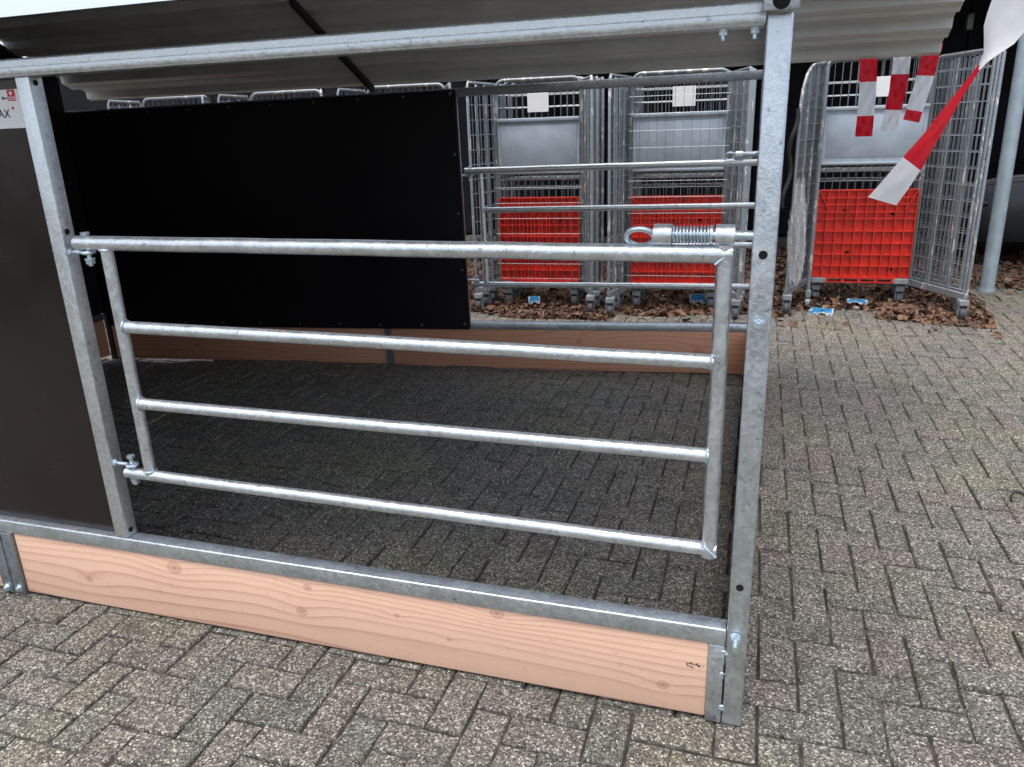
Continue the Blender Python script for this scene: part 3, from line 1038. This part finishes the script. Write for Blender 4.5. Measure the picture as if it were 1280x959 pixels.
def roll_cage(label, loc, rz, w=0.385, fl=(0.2, 0.55), fr=(0.2, 0.55), deck=True, front_mesh=None, card=None, rl=True, rr=False, top=1.905):
    global H
    H = top
    root = thing('roll_cage', label, 'roll cage', loc, 'nested roll cages in rows')
    T = Matrix.Translation(loc) @ Matrix.Rotation(rz, 4, 'Z')
    bm = bmesh.new()
    sweep(bm, [T @ Vector(p) for p in arch(w, 0.14, H, 0.07)], 0.0145, 10)
    tube(bm, T @ Vector((-w, 0, 0.17)), T @ Vector((w, 0, 0.17)), 0.012, 8)
    tube(bm, T @ Vector((-w, 0, 1.10)), T @ Vector((w, 0, 1.10)), 0.009, 8)
    bf = finish(bm, 'back_frame', 'cage_post', root)
    bm = bmesh.new()
    segs = []
    n = 13
    for k in range(1, n):
        x = -w + 2 * w * k / n
        segs.append((T @ Vector((x, 0.0, 0.17)), T @ Vector((x, 0.0, H - 0.004))))
    for z in (0.30, 0.42, 0.54, 0.66, 0.78, 0.90, 1.02, 1.14, 1.38, 1.60, 1.69, 1.79):
        segs.append((T @ Vector((-w, 0.004, z)), T @ Vector((w, 0.004, z))))
    wires(bm, segs, 0.0026)
    finish(bm, 'wire_mesh', 'cage_steel', bf)
    if deck:
        red_deck(root, T, w - 0.012)
        bm = bmesh.new()
        ws = w - 0.008
        box(bm, (-ws, -0.030, 1.165), (ws, -0.022, 1.585), 0.002, 1)
        box(bm, (-ws, -0.052, 1.572), (ws, -0.0305, 1.60), 0.005, 2)
        box(bm, (-ws, -0.050, 1.150), (ws, -0.0305, 1.172), 0.005, 2)
        # shallow pressed swage and a dent
        box(bm, (-ws + 0.03, -0.033, 1.205), (ws - 0.03, -0.0295, 1.54), 0.003, 2)
        bmesh.ops.transform(bm, matrix=T, verts=bm.verts)
        finish(bm, 'shelf', 'shelf_grey', root)
    side_panel(root, T, -1, w + 0.012, fl[0], fl[1], rl)
    side_panel(root, T, 1, w + 0.012, fr[0], fr[1], rr)
    for s, f in ((-1, fl), (1, fr)):
        caster(root, T, s * (w - 0.06), -0.02)
        caster(root, T, s * (w + f[0]), -f[1] + 0.02)
    if front_mesh:
        z0, z1 = front_mesh
        bm = bmesh.new()
        segs = []
        yb = -0.10
        for k in range(0, 12):
            x = -w + 2 * w * k / 11
            segs.append((T @ Vector((x, yb, z0)), T @ Vector((x, yb, z1))))
        z = z0
        while z <= z1:
            segs.append((T @ Vector((-w - 0.02, yb - 0.004, z)), T @ Vector((w + 0.02, yb - 0.004, z))))
            z += 0.13
        wires(bm, segs, 0.0022)
        finish(bm, 'front_gate', 'cage_steel', root)
    if card:
        bm = bmesh.new()
        cx, cz = card
        box(bm, (cx - 0.09, -0.012, cz - 0.075), (cx + 0.09, -0.008, cz + 0.075), 0.002, 1)
        bmesh.ops.transform(bm, matrix=T, verts=bm.verts)
        finish(bm, 'card', 'paper', root)
    return root

rows = [
    # label start, location, rotation, kwargs
    ('behind the hanging tapes', (0.80, 5.35, GZ), 0.03, dict(w=0.39, fl=(0.20, 0.50), fr=(0.30, 0.55), card=(0.05, 1.74), top=1.965)),
    ('between latch and big post', (-0.695, 4.90, GZ), 0.06, dict(w=0.375, fl=(0.13, 0.36), fr=(0.13, 0.36), front_mesh=(0.30, 1.86), card=(0.03, 1.72), rl=False)),
    ('right beside the black panel', (-1.855, 4.85, GZ), 0.06, dict(w=0.36, fl=(0.15, 0.30), fr=(0.12, 0.30), front_mesh=(0.26, 1.14), card=(0.0, 1.72), rl=False)),
    ('first behind the black panel from its right edge', (-3.05, 4.85, GZ), 0.06, dict(w=0.36, fl=(0.13, 0.30), fr=(0.13, 0.30), card=(0.2, 1.76), rl=False)),
    ('second behind the black panel from its right edge', (-4.22, 4.80, GZ), 0.06, dict(w=0.36, fl=(0.13, 0.30), fr=(0.13, 0.30), rl=False)),
    ('behind the black panel nearest its left edge', (-5.40, 4.75, GZ), 0.06, dict(w=0.36, fl=(0.13, 0.30), fr=(0.13, 0.30), card=(-0.1, 1.76), rl=False)),
]
for k, (lab, loc, rz, kw) in enumerate(rows):
    roll_cage('front roll cage of the row ' + lab, loc, rz, **kw)
    if k < 3:
        for j, word in ((1, 'second'), (2, 'third')):
            kw2 = {a: b for a, b in kw.items() if a in ('w', 'fl', 'fr', 'rl', 'top')}
            roll_cage(word + ' roll cage nested in the row ' + lab, (loc[0] + 0.012 * j, loc[1] + 0.17 * j, GZ), rz, deck=False, **kw2)

# front leg of the right-hand row standing by the red base
bm = bmesh.new()
tube(bm, (0.395, 5.05, GZ + 0.09), (0.395, 5.05, 1.86), 0.0155, 12)
box(bm, (0.375, 5.02, GZ + 0.10), (0.418, 5.09, GZ + 0.16), 0.004, 1)
tube(bm, (0.380, 5.06, GZ + 0.050), (0.412, 5.06, GZ + 0.050), 0.050, 16)
leg = finish(bm, 'cage_upright', 'cage_post', None)
tag(leg, 'upright steel leg on a wheel at the left edge of the tall red grid', 'upright')

# ---- clear wrapping film caught on the cage
bm = bmesh.new()
rws = []
NJ, NK = 60, 48
for j in range(NJ + 1):
    f = j / NJ
    z = 0.22 + 0.80 * f
    row = []
    for k in range(NK):
        a = k / NK * 2 * math.pi
        r = 0.040 + 0.045 * math.sin(math.pi * min(1, f * 1.15)) ** 0.7
        r += 0.010 * math.sin(a * 5 + f * 9) + 0.006 * math.sin(a * 11 - f * 23 + 2 * math.sin(f * 14)) + 0.004 * math.sin(a * 17 + f * 41)
        row.append(bm.verts.new((0.25 + 0.06 * (1 - f) * 0.4 + r * math.cos(a) * 0.75, 4.84 + r * math.sin(a), z + 0.012 * math.sin(a * 3 + 1) * (1 if 0 < j < NJ else 3))))
    rws.append(row)
for j in range(NJ):
    for k in range(NK):
        bm.faces.new((rws[j][k], rws[j][(k + 1) % NK], rws[j + 1][(k + 1) % NK], rws[j + 1][k]))
film = finish(bm, 'plastic_film', 'clear_film')
tag(film, 'crumpled clear plastic film caught on the cage beside the big post', 'plastic film')
bm = bmesh.new()
sweep(bm, [(0.185 + 0.018 * math.sin(k * 0.55 + 0.4) - 0.002 * k, 4.80 + 0.02 * math.cos(k * 0.5), 1.56 - 0.035 * k) for k in range(22)], 0.016, 8)
strap = finish(bm, 'strap', 'black_rubber')
tag(strap, 'black strap dangling on the cage close behind the big post', 'strap')

# ================================================================== litter on the paving
def litter(label, x, y, rz, sx=0.10, sy=0.07, tilt=0.15, up=0.0):
    root = thing('litter', label, 'litter', (x, y, gh(x, y) + 0.006 + up), 'blue and white litter by the cages')
    T = Matrix.Translation((x, y, gh(x, y) + 0.012 + up)) @ Matrix.Rotation(rz, 4, 'Z') @ Matrix.Rotation(tilt, 4, 'X')
    for nm, mat, s, dz in (('cloth', 'litter_blue', 1.0, 0.0), ('border', 'litter_white', 1.14, -0.004)):
        bm = bmesh.new()
        n = 10
        g = [[bm.verts.new(T @ Vector((sx * s * (2 * i / n - 1), sy * s * (2 * j / n - 1),
             dz + 0.006 * (1 if j % 2 else 0) + 0.016 * math.sin(i * 0.9 + x * 5) * math.cos(j * 0.5)))) for i in range(n + 1)] for j in range(n + 1)]
        for j in range(n):
            for i in range(n):
                bm.faces.new((g[j][i], g[j][i + 1], g[j + 1][i + 1], g[j + 1][i]))
        bmesh.ops.solidify(bm, geom=bm.faces[:], thickness=0.0015)
        finish(bm, nm, mat, root)
litter('flat blue sheet of litter on the pavers below the red grid', 0.50, 4.93, -0.15, 0.085, 0.085, 0.05)
litter('folded blue litter lying in leaves right of the gate latch', -0.49, 4.96, 0.2, 0.065, 0.045, 0.6, 0.07)
litter('small crumpled blue scrap in leaves next to the black panel', -1.90, 4.74, 0.3, 0.045, 0.035, 0.6, 0.06)
litter('pale blue scrap pushed under the red grid behind the tapes', 0.80, 5.18, -0.1, 0.07, 0.035, 0.2, 0.035)

# ================================================================== dead leaves
def leaf_density(x, y):
    n = 0.35 * math.sin(x * 2.1 + 0.7) + 0.25 * math.sin(x * 5.3 + y * 2.0)
    front = 4.36 + (0.30 if x > -1.15 else 0.0) + (0.28 if x > 0.2 else 0.0) + 0.20 * n
    if 0.9 < x < 1.7:
        front -= 0.25
    if x > 1.75:
        front = 6.1
    if y < front:
        return 0.022 if y > front - 0.6 else 0.0
    return 1.0
LV, LF, LT = [], [], []
cnt = 0
while cnt < 26000:
    x = random.uniform(-4.2, 4.2)
    y = 4.3 + 4.0 * random.random() ** 1.5
    if random.random() > leaf_density(x, y) * (1.0 if y < 6.6 else 0.55):
        continue
    s = random.choice((random.uniform(0.008, 0.02), random.uniform(0.016, 0.034), random.uniform(0.022, 0.050)))
    a = random.uniform(0, 6.283)
    Rm = Euler((random.gauss(0, 0.55), random.gauss(0, 0.55), a)).to_matrix()
    depth = (0.09 if x < 0.2 else 0.05) * max(0.0, min(1.0, (y - 4.7) / 0.7))
    zc = gh(x, y) + 0.008 + random.random() * depth
    curl = random.uniform(-0.35, 0.6)
    w = s * random.uniform(0.4, 0.75)
    loc = [(-s, 0, curl * s * 0.6), (-0.35 * s, -w, curl * s * 0.5), (0.4 * s, -0.8 * w, curl * s * 0.4), (s, 0, curl * s * 0.8), (0.4 * s, 0.8 * w, curl * s * 0.4), (-0.35 * s, w, curl * s * 0.5), (0, 0, 0)]
    b0 = len(LV)
    for p in loc:
        q = Rm @ Vector(p)
        LV.append((x + q.x, y + q.y, max(gh(x, y) + 0.002, zc + q.z)))
    tn = min(1, max(0, random.gauss(0.45, 0.25)))
    for k in range(6):
        LF.append((b0 + k, b0 + (k + 1) % 6, b0 + 6))
        LT.append(tn)
    cnt += 1
me = bpy.data.meshes.new('leaf_litter')
me.from_pydata(LV, [], LF)
at = me.attributes.new('tint', 'FLOAT', 'FACE')
at.data.foreach_set('value', LT)
lv = link(me, 'leaf_litter', 'dead_leaves', None, False)
lv['kind'] = 'stuff'
lv['label'] = 'brown dead leaves drifted under the roll cages'
lv['category'] = 'leaves'

# ---- a loop of black cable at the right edge and weeds in the joints
bm = bmesh.new()
sweep(bm, [(1.025, 1.57, GZ + 0.006), (1.031, 1.61, GZ + 0.012), (1.05, 1.64, GZ + 0.016), (1.075, 1.645, GZ + 0.014), (1.093, 1.61, GZ + 0.010), (1.085, 1.54, GZ + 0.008), (1.06, 1.49, GZ + 0.006)], 0.0042, 7)
cab = finish(bm, 'cable_scrap', 'black_rubber')
tag(cab, 'short bent piece of black cable on the pavers at the right edge', 'cable')
GV, GF = [], []
spots = [(-1.62, 0.42), (-0.02, -0.05), (0.03, 0.55), (0.02, 0.9), (-0.16, 0.40), (-0.14, 0.60), (-0.9, 0.55), (-2.0, -0.1), (0.5, 3.3), (0.9, 3.6)]
for k in range(60):
    spots.append((random.uniform(-2.5, 2.2), random.uniform(-0.7, 4.5)))
for (x, y) in spots:
    x = OX + round((x - OX) / U) * U
    for b in range(random.randint(3, 8)):
        a = random.uniform(0, 6.28)
        hgt = random.uniform(0.006, 0.022)
        bx0, by0 = x + random.gauss(0, 0.003), y + random.gauss(0, 0.014)
        tip = (bx0 + math.cos(a) * hgt * 0.7, by0 + math.sin(a) * hgt * 0.7, GZ + hgt)
        w = 0.0014
        i0 = len(GV)
        GV += [(bx0 - math.sin(a) * w, by0 + math.cos(a) * w, GZ - 0.006), (bx0 + math.sin(a) * w, by0 - math.cos(a) * w, GZ - 0.006), tip]
        GF.append((i0, i0 + 1, i0 + 2))
me = bpy.data.meshes.new('joint_weeds')
me.from_pydata(GV, [], GF)
wd = link(me, 'joint_weeds', 'weed', None, False)
wd['kind'] = 'stuff'
wd['label'] = 'tiny weeds sprouting in the paving joints'
wd['category'] = 'weeds'

# ================================================================== pole, dark building, car
bm = bmesh.new()
tube(bm, (1.95, 6.0, GZ), (1.94, 6.0, 2.998), 0.058, 24)
tube(bm, (1.95, 6.0, GZ), (1.95, 6.0, GZ + 0.02), 0.066, 24)
pole = finish(bm, 'steel_pole', 'pole_paint')
tag(pole, 'round blue grey steel pole standing right of the cages', 'pole')

bd = thing('building', 'black clad building filling the dark background behind the cages', 'building', (-1, 9.6, GZ))
B('wall', 'wall_dark', bd, (-7.0, 9.62, GZ - 0.1), (14, 9.9, 5.2), 0)
B('annex_wall', 'wall_dark', bd, (-18, 9.64, GZ - 0.1), (-7.001, 9.9, 2.9), 0)
for k in range(60):
    x = -10.0 + k * 0.34
    B('cladding_board', 'wall_dark', bd, (x, 9.585, GZ), (x + 0.32, 9.619, 5.1 if x > -7 else 2.85), 0.008, 1)
B('wall_lamp', 'zinc_dark', bd, (2.18, 9.45, 2.42), (2.25, 9.584, 2.60), 0.01, 2)
B('unseen_canopy', 'wall_dark', bd, (-4.5, 5.75, 3.0), (14, 9.583, 3.2), 0.01, 1)  # out of view, lowered and extended to shade the car and cages

car = thing('parked_car', 'black parked car behind the round pole at the right edge', 'car', (4.0, 7.9, GZ))
def loft(secs, n_mir=True):
    bm = bmesh.new()
    rings = []
    for x, prof in secs:
        ring = [bm.verts.new((x, 7.95 - yy, zz)) for yy, zz in prof] + [bm.verts.new((x, 7.95 + yy, zz)) for yy, zz in reversed(prof)]
        rings.append(ring)
    for A, C in zip(rings, rings[1:]):
        for k in range(len(A)):
            n = (k + 1) % len(A)
            bm.faces.new((A[k], A[n], C[n], C[k]))
    bm.faces.new(rings[0][::-1])
    bm.faces.new(rings[-1])
    return bm
def csec(w, zb, zs, zt, top_in):
    return [(w * 0.80, zb), (w * 0.97, zb + 0.08), (w, (zb + zs) / 2), (w * 0.985, zs), (w * (1 - top_in), zt), (w * 0.3, zt + 0.025)]
bm = loft([(1.72, csec(0.62, 0.30, 0.52, 0.62, 0.12)), (1.84, csec(0.78, 0.20, 0.62, 0.76, 0.10)), (2.15, csec(0.86, 0.17, 0.72, 0.86, 0.10)),
           (2.7, csec(0.89, 0.17, 0.80, 0.94, 0.11)), (3.3, csec(0.90, 0.17, 0.86, 0.99, 0.10)), (5.3, csec(0.90, 0.17, 0.90, 1.00, 0.08)),
           (5.9, csec(0.86, 0.22, 0.88, 0.98, 0.1)), (6.1, csec(0.78, 0.30, 0.80, 0.90, 0.12))])
body = finish(bm, 'body', 'car_paint', car)
bm = loft([(3.15, [(0.80, 0.96), (0.79, 0.99), (0.6, 1.0)]), (3.75, [(0.80, 0.96), (0.66, 1.38), (0.4, 1.41)]), (4.5, [(0.80, 0.96), (0.64, 1.46), (0.4, 1.48)]),
           (5.3, [(0.80, 0.96), (0.62, 1.42), (0.4, 1.44)]), (5.95, [(0.78, 0.95), (0.70, 1.03), (0.4, 1.05)])])
finish(bm, 'windows', 'car_glass', car)
for x in (3.02, 5.35):
    for y in (7.04, 8.66):
        bm = bmesh.new()
        tube(bm, (x, y, 0.285), (x, y + 0.20, 0.285), 0.315, 32)
        wl = finish(bm, 'wheel', 'tyre', car)
        bm = bmesh.new()
        tube(bm, (x, y - 0.006, 0.285), (x, y + 0.1, 0.285), 0.20, 24)
        finish(bm, 'rim', 'caster_wheel', wl)
    bm = bmesh.new()
    sweep(bm, [(x + 0.37 * math.cos(a * math.pi / 14), 7.052, 0.285 + 0.37 * math.sin(a * math.pi / 14)) for a in range(15)], 0.014, 6)
    finish(bm, 'wheel_arch', 'black_rubber', car)
bm = bmesh.new()
sweep(bm, [(1.95, 7.16, 0.80), (2.3, 7.09, 0.865), (2.8, 7.06, 0.93), (3.3, 7.055, 0.965), (5.3, 7.05, 0.985)], 0.006, 6)
finish(bm, 'trim_strip', 'car_trim', car)
bm = bmesh.new()
sweep(bm, [(1.76, 7.42, 0.54), (1.80, 7.26, 0.57), (1.95, 7.15, 0.60), (2.12, 7.09, 0.63)], 0.03, 8)
finish(bm, 'headlight', 'car_trim', car)

# ------------------------------------------------------------------ render settings
scene.cycles.use_adaptive_sampling = True
scene.cycles.adaptive_threshold = 0.025
scene.cycles.max_bounces = 5
scene.cycles.diffuse_bounces = 3
scene.cycles.transparent_max_bounces = 12
scene.cycles.use_denoising = True
